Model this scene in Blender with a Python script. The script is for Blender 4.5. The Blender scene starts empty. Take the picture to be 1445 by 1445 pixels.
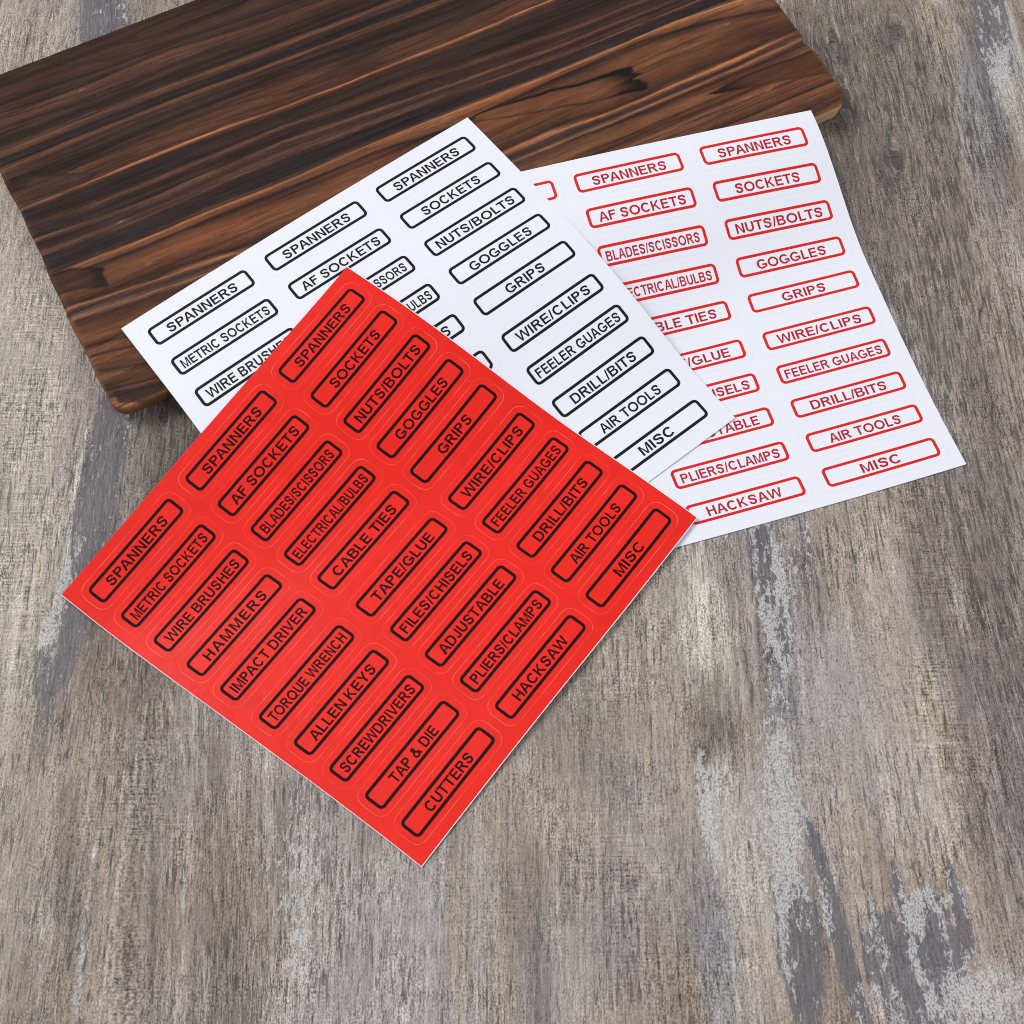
import bpy, math
import numpy as np
from mathutils import Vector
from mathutils.geometry import tessellate_polygon

scene = bpy.context.scene
# measured layout tables (metres for CAL, millimetres for the rest)
CAL = {"cam": [2400.0015142, 1.1279043, 1e-07, 0.7999895], "T": 0.0155015, "e0": [-0.167796, 0.054801], "n": [0.4564514, -0.8897484], "L": [0.2111407, 0.0679121, 0.0372475, 0.0135668, 0.020124, 0.0025511], "sheets": [{"pl": [-0.2068493, -0.0438059, 0.9247765], "L": 0.1129918, "d0": -0.0020134, "c": [[0.0014293, -0.0013688], [-0.0024193, -0.0002609], [-0.0098119, 0.0050967], [0.0037474, -0.006264], [0.0063172, -1.88e-05], [0.0179354, 0.003143], [-0.0060597, 0.0033715], [0.0049294, -0.0021941], [-0.0073958, 0.0023429], [-0.0092865, -0.0055953]]}, {"pl": [-0.1886937, 0.0903418, 0.6530644], "L": 0.107999, "d0": -0.0020152, "c": [[-0.0005988, 5.72e-05], [0.0007514, 0.0064509], [0.0053164, -0.008502], [-0.0034138, 0.0015282], [-0.0041144, -0.0090884], [-0.0051551, 0.0077433], [0.0028862, 0.0021828], [0.0065024, 0.0068986], [-0.0080321, -0.003334], [0.0077325, -0.0056859]]}, {"pl": [-0.0458003, 0.1629231, 0.2897881], "L": 0.0849956, "d0": -0.0020088, "c": [[0.0012189, 0.0064998], [-0.0022879, -9.66e-05], [0.0026276, -0.0264312], [0.0042414, 0.0027514], [0.0006578, -0.0085228], [-0.0206953, 0.0274908], [-0.0002258, 0.0018563], [0.0012974, 0.0114694], [-0.0019463, -0.0060437], [0.0166105, -0.006131]]}]}
GRAIN = [[[-8.6, 198.5], [34.2, 196.8], [149.2, 191.7]], [[-11.2, 191.6], [32.7, 187.7], [82.7, 191.1], [129.6, 184.8], [166.7, 184.4]], [[-6.4, 174.8], [139.9, 170.8]], [[-19.8, 167.6], [56.5, 169.8], [138.4, 167.3], [207.0, 166.4]], [[-18.4, 162.9], [64.3, 162.6], [135.7, 161.2], [215.8, 160.3]], [[-21.5, 157.5], [52.2, 159.1], [134.1, 157.8], [217.9, 154.8]], [[-16.7, 144.7], [49.3, 151.8], [131.1, 150.8], [225.0, 143.5]], [[-17.6, 131.0], [25.8, 130.8], [73.4, 130.9], [122.1, 130.4], [177.6, 129.1], [223.7, 129.0], [279.2, 129.4]], [[-20.3, 120.3], [35.6, 117.4], [116.7, 118.3], [276.2, 106.9]], [[-21.1, 110.2], [31.3, 106.8], [112.5, 108.8], [272.4, 99.6]], [[-21.5, 100.9], [28.0, 98.4], [109.2, 101.4], [269.1, 93.3]], [[-21.9, 94.1], [25.6, 92.4], [105.6, 93.3], [266.6, 88.7]], [[-19.9, 87.4], [23.2, 86.5], [60.5, 87.0], [102.6, 86.4], [136.0, 87.7], [202.4, 86.1], [264.4, 84.6], [293.4, 85.6], [331.5, 86.7], [368.3, 83.7]], [[-20.4, 84.0], [21.7, 82.6], [58.7, 82.7], [100.8, 82.4], [133.0, 81.2], [152.1, 81.9], [192.6, 77.8], [254.5, 81.7], [308.4, 83.3], [345.0, 79.2], [383.9, 69.1]], [[-16.6, 65.0], [63.8, 57.7], [150.2, 52.7], [238.0, 50.4], [273.3, 48.7], [310.4, 49.4], [347.0, 47.5], [385.6, 50.8]], [[-17.2, 58.5], [63.8, 50.6], [147.0, 46.0], [234.1, 42.9], [270.0, 42.7], [309.6, 43.5], [344.8, 43.8], [385.2, 45.0]], [[-22.3, 33.7], [-2.5, 29.3], [136.4, 23.7], [291.6, 24.5], [386.3, 22.6]], [[-21.3, 25.2], [3.5, 18.7], [146.2, 11.6], [314.0, 13.0], [387.7, 12.9]], [[-20.1, 8.9], [6.9, 3.8], [139.8, -1.5], [362.1, 0.1], [381.5, 0.9]]]
ISLANDS = {"flame": [[205.9, 77.6], [233.2, 72.9], [263.3, 66.8], [296.0, 62.5]], "tip2": [[323.7, 36.3], [354.6, 32.5], [388.4, 27.3]], "wedgeL": [[20.7, 134.4], [-0.1, 138.1], [-18.7, 144.2]], "wedgeM": [[126.2, 137.1], [153.5, 137.2], [190.0, 136.0]], "knot": [[-25.1, 81.3], [-11.0, 79.6], [2.4, 73.7]], "field": [[332.6, 65.0], [359.1, 62.2], [385.8, 55.5]], "corner": [[-19.2, 8.4], [-6.0, 3.4], [7.0, 1.5]]}
WOOD_FLECKS = [[23.2, 71.4], [19.9, 101.1], [32.4, 187.9], [351.7, 24.1], [339.4, 25.1], [354.5, 72.1], [290.4, 85.6]]
STAINS = [[-240, 106, 21.1, 174.4, 0, 168, 160, 147, 0.7, 0.2], [-226, -63, 16.1, 103.7, 0, 170, 162, 148, 0.7, 0.2], [-212, -155, 13.8, 62.1, 2, 160, 150, 135, 0.6, 0.2], [-246, 215, 22.3, 64.2, 0, 160, 150, 138, 0.6, 0.2], [-266, 281, 23.0, 29.3, 0, 165, 152, 138, 0.6, 0.2], [-226, 301, 11.6, 29.8, -3, 88, 88, 96, 0.4, 0.3], [-215, 294, 6.2, 29.7, -2, 100, 100, 106, 0.3, 0.3], [-191, 301, 23.2, 24.9, 0, 120, 112, 106, 0.5, 0.3], [-194, 31, 9.5, 61.1, -6, 98, 90, 86, 0.375, 0.3], [-201, -46, 9.8, 52.7, -9, 104, 97, 92, 0.375, 0.3], [-204, -87, 8.3, 36.9, -8, 108, 102, 98, 0.5, 0.6], [-160, 31, 25.4, 45.8, 0, 104, 94, 86, 0.75, 0.2], [-172, -63, 25.8, 51.7, 0, 112, 101, 93, 0.7, 0.2], [-148, 8, 30.2, 59.6, 0, 108, 99, 92, 0.5, 0.2], [-157, -136, 12.3, 41.2, -3, 122, 114, 108, 0.6, 0.4], [-167, -176, 21.2, 51.5, 3, 140, 131, 122, 0.4, 0.3], [-123, -161, 18.3, 67.9, 4, 118, 107, 97, 0.55, 0.2], [-143, -209, 14.8, 35.0, 0, 130, 120, 115, 0.4, 0.3], [-197, -200, 11.9, 38.2, 5, 138, 130, 124, 0.4, 0.3], [-192, -155, 5.5, 46.6, 6, 112, 104, 98, 0.6, 0.5], [-74, -170, 18.2, 42.7, 0, 150, 146, 142, 0.4, 0.2], [-75, -203, 14.8, 32.2, 0, 165, 160, 156, 0.35, 0.2], [-96, -191, 18.0, 44.6, 0, 140, 132, 126, 0.4, 0.2], [-36, -203, 35.7, 38.2, 0, 160, 155, 152, 0.6, 0.2], [-49, -176, 24.2, 18.1, 0, 158, 153, 149, 0.4, 0.2], [-23, -191, 6.0, 44.6, 1, 150, 138, 118, 0.5, 0.2], [-5, -215, 6.5, 31.8, 2, 158, 145, 124, 0.5, 0.3], [11, -212, 5.3, 34.9, 3, 112, 105, 106, 0.6, 0.5], [4, -179, 9.0, 27.2, 0, 132, 122, 113, 0.5, 0.2], [41, -182, 15.0, 24.0, 0, 120, 110, 108, 0.55, 0.3], [46, -133, 17.0, 15.9, 0, 138, 134, 132, 0.5, 0.3], [52, -130, 8.6, 9.5, 0, 124, 118, 116, 0.5, 0.4], [29, -200, 17.9, 29.4, 0, 145, 138, 132, 0.4, 0.2], [52, -215, 14.7, 23.2, 0, 128, 120, 118, 0.4, 0.3], [50, -70, 25.7, 37.6, 0, 158, 148, 136, 0.6, 0.2], [31, -104, 22.0, 26.3, 0, 132, 124, 118, 0.5, 0.2], [77, -49, 13.0, 42.0, 0, 165, 156, 145, 0.6, 0.3], [89, -63, 11.2, 41.4, 2, 186, 180, 168, 0.6, 0.6], [89, -97, 7.6, 19.9, 2, 104, 94, 88, 0.5, 0.6], [90, -117, 9.4, 19.5, 3, 110, 104, 98, 0.6, 0.6], [94, -149, 12.3, 28.1, 2, 178, 172, 166, 0.6, 0.6], [70, -145, 12.3, 56.5, 0, 164, 154, 146, 0.55, 0.2], [118, -35, 6.6, 32.0, 4, 84, 82, 88, 0.45, 0.3], [117, -14, 4.7, 14.5, 0, 90, 88, 94, 0.45, 0.3], [124, -84, 7.7, 30.3, 6, 96, 94, 102, 0.75, 0.6], [122, -56, 5.2, 24.3, 5, 92, 90, 98, 0.4, 0.3], [138, -39, 11.4, 24.8, 3, 112, 104, 100, 0.6, 0.4], [153, -39, 13.0, 28.3, 4, 160, 146, 128, 0.5, 0.3], [151, -97, 28.4, 49.8, 4, 168, 160, 156, 0.65, 0.3], [172, -70, 12.9, 68.5, 5, 165, 152, 138, 0.4, 0.3], [186, -97, 7.0, 29.9, 6, 176, 162, 140, 0.5, 0.3], [175, -136, 18.5, 28.5, 4, 176, 166, 158, 0.6, 0.3], [138, -136, 18.5, 28.5, 4, 158, 148, 142, 0.4, 0.2], [120, -182, 9.0, 27.0, 4, 160, 148, 142, 0.5, 0.2], [121, -203, 9.5, 32.2, 4, 98, 96, 94, 0.425, 0.3], [134, -173, 2.7, 33.5, 14, 106, 104, 108, 0.375, 0.3], [140, -209, 4.1, 32.1, 12, 104, 101, 104, 0.4, 0.3], [148, -161, 4.9, 37.0, 8, 174, 162, 146, 0.4, 0.5], [168, -209, 17.8, 26.2, 8, 104, 104, 116, 0.425, 0.3], [180, -203, 11.9, 23.4, 8, 108, 106, 116, 0.4, 0.3], [165, -182, 2.4, 15.0, 6, 100, 98, 110, 0.45, 0.3], [190, -188, 3.0, 20.9, 10, 110, 106, 110, 0.4, 0.3], [169, -226, 20.5, 17.1, 8, 165, 162, 166, 0.35, 0.8], [197, -215, 11.8, 31.8, 8, 164, 150, 140, 0.5, 0.3], [101, -191, 14.9, 35.6, 2, 176, 168, 158, 0.45, 0.5], [93, -226, 11.7, 17.1, 2, 168, 160, 154, 0.5, 0.4], [85, -215, 7.7, 28.9, 3, 150, 148, 152, 0.5, 0.5], [83, -191, 9.0, 20.8, 3, 140, 138, 142, 0.4, 0.5], [213, -28, 26.2, 71.7, 6, 128, 116, 108, 0.65, 0.3], [188, -14, 9.9, 58.2, 5, 120, 110, 106, 0.5, 0.4], [212, -114, 15.7, 52.1, 6, 124, 114, 112, 0.6, 0.4], [228, -63, 9.7, 51.7, 6, 116, 107, 104, 0.5, 0.3], [211, -170, 12.1, 39.7, 6, 138, 127, 122, 0.5, 0.3], [169, -6, 19.9, 22.0, 0, 158, 146, 132, 0.5, 0.3], [198, 238, 37.5, 75.2, 0, 112, 104, 96, 0.7, 0.2], [183, 281, 30.7, 48.8, 0, 118, 108, 98, 0.6, 0.2], [204, 148, 32.4, 73.2, 3, 124, 114, 107, 0.6, 0.2], [181, 170, 14.6, 57.2, 5, 108, 98, 92, 0.5, 0.2], [205, 285, 8.5, 10.8, 0, 92, 85, 84, 0.5, 0.5], [196, 197, 7.3, 11.8, 0, 88, 83, 84, 0.5, 0.5], [173, 274, 9.1, 9.7, 0, 92, 87, 88, 0.5, 0.5], [175, 229, 11.3, 11.2, 0, 92, 86, 84, 0.5, 0.5], [249, 238, 9.0, 70.4, 0, 118, 116, 120, 0.6, 0.5], [261, 291, 10.1, 39.4, 0, 100, 98, 100, 0.3, 0.3], [268, 272, 6.9, 38.7, 0, 172, 166, 158, 0.65, 0.8], [248, 170, 10.9, 88.0, 2, 132, 126, 124, 0.4, 0.3], [223, 94, 21.0, 44.8, 4, 134, 124, 116, 0.4, 0.3], [234, 39, 17.0, 50.0, 4, 118, 108, 102, 0.55, 0.3], [210, 39, 10.2, 34.6, 5, 138, 130, 128, 0.4, 0.3], [222, 215, 14.9, 55.1, 0, 128, 118, 112, 0.3, 0.3]]
SLATE = [[-226, 301, 11.6, 29.8, -3, 0.8], [-215, 294, 6.2, 29.7, -2, 0.6], [-194, 31, 9.5, 61.1, -6, 0.75], [-201, -46, 9.8, 52.7, -9, 0.75], [118, -35, 6.6, 32.0, 4, 0.9], [117, -14, 4.7, 14.5, 0, 0.9], [122, -56, 5.2, 24.3, 5, 0.8], [121, -203, 9.5, 32.2, 4, 0.85], [134, -173, 2.7, 33.5, 14, 0.75], [140, -209, 4.1, 32.1, 12, 0.8], [168, -209, 17.8, 26.2, 8, 0.85], [180, -203, 11.9, 23.4, 8, 0.8], [165, -182, 2.4, 15.0, 6, 0.9], [190, -188, 3.0, 20.9, 10, 0.8], [261, 291, 10.1, 39.4, 0, 0.6]]
PAINT = [[84, -139, 4.3, 34.7, 4, 0.75], [133, -185, 3.6, 18.0, 5, 0.7], [154, -200, 4.2, 26.5, 8, 0.6]]
STREAKS = [[[[-186.8, 61.9], [-194.0, 30.9], [-199.3, 0.9], [-204.8, -38.8], [-205.7, -73.5]], 0.5925925925925926, 186, 180, 168, 0.8], [[[-203.5, 50.2], [-206.0, 23.3], [-207.2, -2.8], [-207.0, -28.2], [-205.9, -49.4]], 0.4444444444444444, 190, 184, 172, 0.7], [[[-178.7, -154.8], [-179.1, -179.3], [-179.6, -203.0], [-179.8, -233.2]], 1.1851851851851851, 182, 182, 180, 0.75], [[[-152.8, -93.7], [-143.4, -123.2], [-138.8, -148.6], [-139.5, -185.3], [-136.7, -233.2]], 0.8148148148148149, 176, 170, 162, 0.55], [[[-163.0, -92.1], [-164.5, -116.7], [-166.7, -145.4], [-168.9, -185.3]], 0.4444444444444444, 176, 170, 162, 0.5], [[[-162.3, -100.4], [-157.8, -136.0], [-153.8, -173.2], [-149.0, -231.8]], 0.4444444444444444, 84, 78, 76, 0.5], [[[-146.8, -97.1], [-138.3, -116.7], [-129.9, -145.4], [-123.4, -191.2]], 0.4444444444444444, 172, 162, 150, 0.5], [[[-131.4, -103.7], [-122.8, -136.0], [-117.0, -176.2]], 0.4444444444444444, 168, 158, 146, 0.45], [[[-198.4, -164.0], [-198.2, -191.2], [-199.1, -233.2]], 0.5925925925925926, 96, 90, 86, 0.6], [[[-200.3, -173.2], [-197.8, -200.1], [-196.2, -220.4]], 0.37037037037037035, 180, 174, 165, 0.5], [[[113.0, -8.3], [112.3, -45.9], [113.2, -83.7]], 0.4444444444444444, 70, 68, 72, 0.7], [[[120.3, -8.3], [120.7, -28.2], [120.6, -52.9], [123.4, -83.7]], 0.7407407407407407, 176, 174, 172, 0.8], [[[192.8, -83.7], [192.7, -113.5], [194.9, -132.8], [198.0, -148.6], [201.2, -165.6]], 0.48148148148148145, 74, 68, 68, 0.7], [[[215.0, -97.1], [211.1, -116.7], [206.9, -136.0], [201.8, -161.0]], 0.37037037037037035, 80, 74, 72, 0.55], [[[131.2, -148.6], [133.6, -176.2], [138.6, -206.0], [145.7, -233.2]], 1.111111111111111, 104, 100, 104, 0.7], [[[165.4, -168.6], [165.6, -188.3], [170.1, -217.6], [171.4, -233.2]], 1.4814814814814814, 100, 98, 108, 0.8], [[[208.4, 8.3], [212.6, -28.2], [215.0, -63.3]], 0.4444444444444444, 80, 72, 70, 0.6], [[[233.3, 61.9], [231.9, 8.3], [230.0, -45.9]], 0.4444444444444444, 84, 76, 72, 0.55], [[[187.8, -13.7], [187.8, -45.9], [190.2, -83.7]], 0.37037037037037035, 96, 88, 84, 0.5], [[[119.1, -136.0], [118.6, -161.0], [119.1, -188.3]], 0.37037037037037035, 90, 84, 80, 0.5], [[[-41.5, -200.1], [-40.4, -233.2]], 0.37037037037037035, 96, 92, 92, 0.5], [[[20.6, -154.8], [21.4, -188.3]], 0.37037037037037035, 80, 72, 68, 0.6], [[[-0.8, -170.2], [3.7, -197.2], [10.9, -233.2]], 0.7407407407407407, 112, 104, 104, 0.5], [[[71.1, -154.8], [78.5, -191.2], [80.9, -233.2]], 0.5185185185185185, 120, 116, 120, 0.4], [[[223.4, 192.3], [216.6, 157.0], [210.9, 127.1]], 0.4444444444444444, 84, 76, 72, 0.6], [[[239.4, 127.1], [233.9, 110.4], [225.8, 85.9]], 0.5925925925925926, 72, 66, 66, 0.6], [[[213.6, 135.5], [210.3, 98.0]], 0.4444444444444444, 80, 74, 72, 0.6], [[[198.8, 224.2], [198.4, 208.1]], 0.4444444444444444, 60, 56, 58, 0.7], [[[270.0, 301.0], [261.8, 281.2], [265.8, 252.3], [267.9, 224.2]], 1.4814814814814814, 178, 172, 162, 0.6], [[[135.4, -6.4], [140.3, -28.2], [142.0, -49.4]], 0.37037037037037035, 150, 146, 142, 0.5], [[[-120.0, -63.3], [-118.0, -83.7], [-119.1, -100.4]], 0.37037037037037035, 84, 78, 74, 0.4]]

# ------------------------------------------------------------------ camera
F_PX, PITCH, _, DIST = CAL['cam']
cam_data = bpy.data.cameras.new('camera')
cam = bpy.data.objects.new('camera', cam_data)
scene.collection.objects.link(cam)
cam.location = (0, -math.cos(PITCH) * DIST, math.sin(PITCH) * DIST)
cam.rotation_euler = (math.pi / 2 - PITCH, 0, 0)
cam_data.sensor_width = 36
cam_data.lens = 36 * F_PX / 1445
cam_data.clip_start = 0.01
cam_data.clip_end = 50
scene.camera = cam
# ------------------------------------------------------------------ world and lamps
world = bpy.data.worlds.new('World')
scene.world = world
world.use_nodes = True
bg = world.node_tree.nodes['Background']
bg.inputs[0].default_value = (0.93, 0.96, 1.0, 1)
bg.inputs[1].default_value = 0.47

def softbox(name, loc, target, size, watts, col):
    ld = bpy.data.lights.new(name, 'AREA')
    ld.shape = 'RECTANGLE'
    ld.size, ld.size_y = size
    ld.energy = watts
    ld.color = col
    o = bpy.data.objects.new(name, ld)
    scene.collection.objects.link(o)
    o.location = loc
    d = Vector(target) - Vector(loc)
    o.rotation_euler = d.to_track_quat('-Z', 'Y').to_euler()
    return o
softbox('key_softbox', (-2.3, 1.0, 3.0), (0, 0.05, 0), (2.0, 2.0), 112.0, (1.0, 0.985, 0.965))
softbox('fill_softbox', (2.2, -1.6, 3.0), (0, 0, 0), (2.0, 2.0), 30.0, (0.95, 0.97, 1.0))
scene.view_settings.view_transform = 'Standard'
scene.view_settings.look = 'None'
scene.view_settings.exposure = 0.0
scene.view_settings.gamma = 1.0
scene.render.engine = 'CYCLES'
scene.cycles.filter_width = 1.0

# ------------------------------------------------------------------ helpers
def lin(c):
    c = np.asarray(c, float) / 255.0
    return np.where(c <= 0.04045, c / 12.92, ((c + 0.055) / 1.055) ** 2.4)

def smooth(a, b, x):
    t = np.clip((x - a) / (b - a), 0, 1)
    return t * t * (3 - 2 * t)

def vnoise(x, y, seed):
    """smooth 2-D value noise in 0..1"""
    rng = np.random.RandomState(seed)
    tab = rng.rand(256, 256)
    xi, yi = np.floor(x).astype(int), np.floor(y).astype(int)
    fx, fy = x - xi, y - yi
    fx, fy = fx * fx * (3 - 2 * fx), fy * fy * (3 - 2 * fy)
    g = lambda i, j: tab[(xi + i) & 255, (yi + j) & 255]
    return (g(0, 0) * (1 - fx) + g(1, 0) * fx) * (1 - fy) + (g(0, 1) * (1 - fx) + g(1, 1) * fx) * fy

def fbm(x, y, seed, octs=4, gain=0.5):
    s = 0; a = 1; n = 0
    for k in range(octs):
        s = s + a * vnoise(x * 2 ** k, y * 2 ** k, seed + k); n += a; a *= gain
    return s / n

def mesh_obj(name, verts, faces, mat, parent=None, smooth_shade=False):
    me = bpy.data.meshes.new(name)
    me.from_pydata([tuple(v) for v in verts], [], faces)
    me.materials.append(mat)
    if smooth_shade:
        me.polygons.foreach_set('use_smooth', [True] * len(me.polygons))
    me.update()
    o = bpy.data.objects.new(name, me)
    scene.collection.objects.link(o)
    if parent:
        o.parent = parent
    return o

def grid_faces(nr, nc, off=0):
    r, c = np.meshgrid(np.arange(nr - 1), np.arange(nc - 1), indexing='ij')
    i = (r * nc + c).ravel() + off
    return np.stack([i, i + 1, i + nc + 1, i + nc], 1)

def fast_mesh(name, verts, quads, mat, cols=None, parent=None, attrs=None):
    me = bpy.data.meshes.new(name)
    nv, nf = len(verts), len(quads)
    me.vertices.add(nv); me.vertices.foreach_set('co', np.asarray(verts, np.float32).ravel())
    me.loops.add(nf * 4); me.loops.foreach_set('vertex_index', np.asarray(quads, np.int32).ravel())
    me.polygons.add(nf)
    me.polygons.foreach_set('loop_start', np.arange(nf, dtype=np.int32) * 4)
    me.polygons.foreach_set('loop_total', np.full(nf, 4, np.int32))
    me.polygons.foreach_set('use_smooth', np.ones(nf, bool))
    if cols is not None:
        ca = me.color_attributes.new('tone', 'FLOAT_COLOR', 'POINT')
        ca.data.foreach_set('color', np.concatenate([cols, np.ones((nv, 1))], 1).astype(np.float32).ravel())
    for k, v in (attrs or {}).items():
        a = me.attributes.new(k, 'FLOAT', 'POINT'); a.data.foreach_set('value', np.asarray(v, np.float32))
    me.materials.append(mat)
    me.update(calc_edges=True); me.validate()
    o = bpy.data.objects.new(name, me)
    scene.collection.objects.link(o)
    if parent:
        o.parent = parent
    return o

class NT:
    def __init__(s, name):
        s.mat = bpy.data.materials.new(name); s.mat.use_nodes = True
        s.t = s.mat.node_tree; s.b = s.t.nodes['Principled BSDF']
    def n(s, typ, **kw):
        nd = s.t.nodes.new(typ)
        for k, v in kw.items(): setattr(nd, k, v)
        return nd
    def put(s, v, sock):
        if isinstance(v, (int, float)): sock.default_value = v
        elif isinstance(v, tuple): sock.default_value = v
        else: s.t.links.new(v, sock)
    def math(s, op, a, b=0.0, c=0.0, clamp=False):
        nd = s.n('ShaderNodeMath', operation=op); nd.use_clamp = clamp
        s.put(a, nd.inputs[0]); s.put(b, nd.inputs[1]); s.put(c, nd.inputs[2]); return nd.outputs[0]
    def mix(s, f, a, b, mode='MIX'):
        nd = s.n('ShaderNodeMix', data_type='RGBA', blend_type=mode)
        s.put(f, nd.inputs[0]); s.put(a, nd.inputs[6]); s.put(b, nd.inputs[7]); return nd.outputs[2]
    def mapping(s, vec, scale, rot=(0, 0, 0)):
        nd = s.n('ShaderNodeMapping'); s.put(vec, nd.inputs[0])
        nd.inputs['Scale'].default_value = scale; nd.inputs['Rotation'].default_value = rot; return nd.outputs[0]
    def noise(s, vec, scale, detail=3, rough=0.55, dist=0.0):
        nd = s.n('ShaderNodeTexNoise'); s.put(vec, nd.inputs['Vector'])
        nd.inputs['Scale'].default_value = scale; nd.inputs['Detail'].default_value = detail
        nd.inputs['Roughness'].default_value = rough; nd.inputs['Distortion'].default_value = dist
        return nd.outputs[0]
    def ramp(s, v, a, b, x=0.0, y=1.0):
        nd = s.n('ShaderNodeMapRange', interpolation_type='SMOOTHSTEP')
        s.put(v, nd.inputs[0]); nd.inputs[1].default_value = a; nd.inputs[2].default_value = b
        nd.inputs[3].default_value = x; nd.inputs[4].default_value = y; return nd.outputs[0]
    def attr(s, name):
        nd = s.n('ShaderNodeAttribute', attribute_name=name); return nd
    def bump(s, h, strength, dist, normal=None):
        nd = s.n('ShaderNodeBump'); nd.inputs['Strength'].default_value = strength; nd.inputs['Distance'].default_value = dist
        s.put(h, nd.inputs['Height'])
        if normal is not None: s.put(normal, nd.inputs['Normal'])
        return nd.outputs[0]

# ------------------------------------------------------------------ materials
def table_material():
    m = NT('weathered_grey_wood')
    co = m.n('ShaderNodeTexCoord').outputs['Object']
    tone = m.attr('tone').outputs['Color']
    fleck = m.attr('fleck').outputs['Fac']; pit = m.attr('pit').outputs['Fac']; hatch = m.attr('hatch').outputs['Fac']
    gx = m.attr('grain').outputs['Fac']
    sep = m.n('ShaderNodeSeparateXYZ'); m.put(co, sep.inputs[0])
    comb = m.n('ShaderNodeCombineXYZ'); m.put(gx, comb.inputs[0]); m.put(m.attr('run').outputs['Fac'], comb.inputs[1])
    g = comb.outputs[0]
    slate = m.attr('slate').outputs['Fac']; dash = m.attr('dash').outputs['Fac']
    fine = m.noise(m.mapping(g, (1050, 150, 1)), 1, 3, 0.62, 0.25)
    mid = m.noise(m.mapping(g, (260, 26, 1)), 1, 4, 0.6, 0.5)
    grit = m.noise(m.mapping(g, (1500, 900, 1)), 1, 2, 0.7, 0.2)
    patch = m.noise(m.mapping(g, (45, 30, 1)), 1, 3, 0.6)
    cross = m.noise(m.mapping(g, (70, 1000, 1)), 1, 3, 0.6)
    rag = m.noise(m.mapping(g, (300, 40, 1)), 1, 5, 0.78, 0.35)
    sl = m.ramp(m.math('ADD', slate, m.math('MULTIPLY', m.math('SUBTRACT', rag, 0.5), 2.0)), 0.34, 0.41)
    calm = m.math('SUBTRACT', 1.0, m.math('MULTIPLY', sl, 0.45))
    amp = m.math('MULTIPLY', m.ramp(patch, 0.35, 0.65, 0.6, 1.2), m.math('SUBTRACT', 1.0, m.math('MULTIPLY', pit, 0.45)))
    f = m.math('MULTIPLY', m.math('SUBTRACT', fine, 0.5), 2.6)
    long_ = m.noise(m.mapping(g, (520, 13, 1)), 1, 3, 0.6, 0.3)
    f2 = m.math('ADD', m.math('MULTIPLY', m.math('SUBTRACT', mid, 0.5), 0.7), m.math('MULTIPLY', m.math('SUBTRACT', long_, 0.5), 1.7))
    f3 = m.math('MULTIPLY', m.math('SUBTRACT', grit, 0.5), 3.4)
    f4 = m.math('MULTIPLY', m.math('MULTIPLY', m.math('SUBTRACT', cross, 0.5), hatch), 2.4)
    tot = m.math('MULTIPLY', m.math('MULTIPLY', m.math('ADD', m.math('ADD', f, f2), m.math('ADD', f3, f4)), amp), calm)
    gain = m.math('MAXIMUM', m.math('ADD', tot, 1.0), 0.22)
    slc = m.mix(patch, (0.125, 0.114, 0.136, 1), (0.15, 0.14, 0.138, 1))
    tone = m.mix(m.math('MULTIPLY', sl, 0.85), tone, slc)
    vm = m.n('ShaderNodeVectorMath', operation='SCALE'); m.put(tone, vm.inputs[0]); m.put(gain, vm.inputs['Scale'])
    base = vm.outputs[0]
    lf = m.noise(m.mapping(g, (700, 50, 1)), 1, 3, 0.65, 0.3)
    base = m.mix(m.math('MULTIPLY', m.math('MULTIPLY', m.ramp(lf, 0.6, 0.67), 0.5), calm), base, (0.50, 0.47, 0.45, 1))
    # short dark pores along the grain
    dn = m.noise(m.mapping(g, (620, 62, 1)), 1, 3, 0.6, 0.3)
    dm = m.math('MULTIPLY', m.ramp(m.math('ADD', dn, m.math('MULTIPLY', dash, 0.12)), 0.65, 0.71), calm)
    base = m.mix(m.math('MULTIPLY', dm, 0.62), base, (0.05, 0.043, 0.041, 1))
    # light paint left in ragged flecks
    fn = m.noise(m.mapping(g, (500, 190, 1)), 1, 5, 0.8, 0.5)
    fm = m.ramp(m.math('ADD', fn, m.math('MULTIPLY', m.math('SUBTRACT', fleck, 0.5), 0.36)), 0.535, 0.575)
    fm = m.math('MULTIPLY', fm, m.ramp(grit, 0.36, 0.46, 0.25, 1))
    paint = m.mix(m.ramp(grit, 0.35, 0.6), (0.40, 0.385, 0.37, 1), (0.64, 0.63, 0.625, 1))
    base = m.mix(m.math('MULTIPLY', fm, m.ramp(fleck, 0.02, 0.2, 0, 0.72)), base, paint)
    # small dark pits, uneven in size and spacing
    pn = m.noise(m.mapping(g, (1150, 760, 1)), 1, 2, 0.6, 0.2)
    pm = m.ramp(m.math('ADD', pn, m.math('MULTIPLY', pit, 0.11)), 0.70, 0.75)
    base = m.mix(m.math('MULTIPLY', pm, 0.72), base, (0.045, 0.038, 0.036, 1))
    # hairline cracks along the grain
    cr = m.noise(m.mapping(g, (170, 9, 1)), 1, 3, 0.6, 0.8)
    crack = m.ramp(m.math('ABSOLUTE', m.math('SUBTRACT', cr, 0.5)), 0.0, 0.012, 1, 0)
    keep = m.ramp(m.noise(m.mapping(g, (30, 24, 1)), 1, 2), 0.52, 0.64)
    base = m.mix(m.math('MULTIPLY', m.math('MULTIPLY', crack, keep), 0.6), base, (0.05, 0.043, 0.04, 1))
    m.put(base, m.b.inputs['Base Color'])
    h = m.math('ADD', m.math('MULTIPLY', fine, 0.9), m.math('ADD', m.math('MULTIPLY', grit, 0.9), m.math('MULTIPLY', mid, 0.5)))
    h = m.math('SUBTRACT', h, m.math('MULTIPLY', m.math('MULTIPLY', crack, keep), 0.5))
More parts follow.
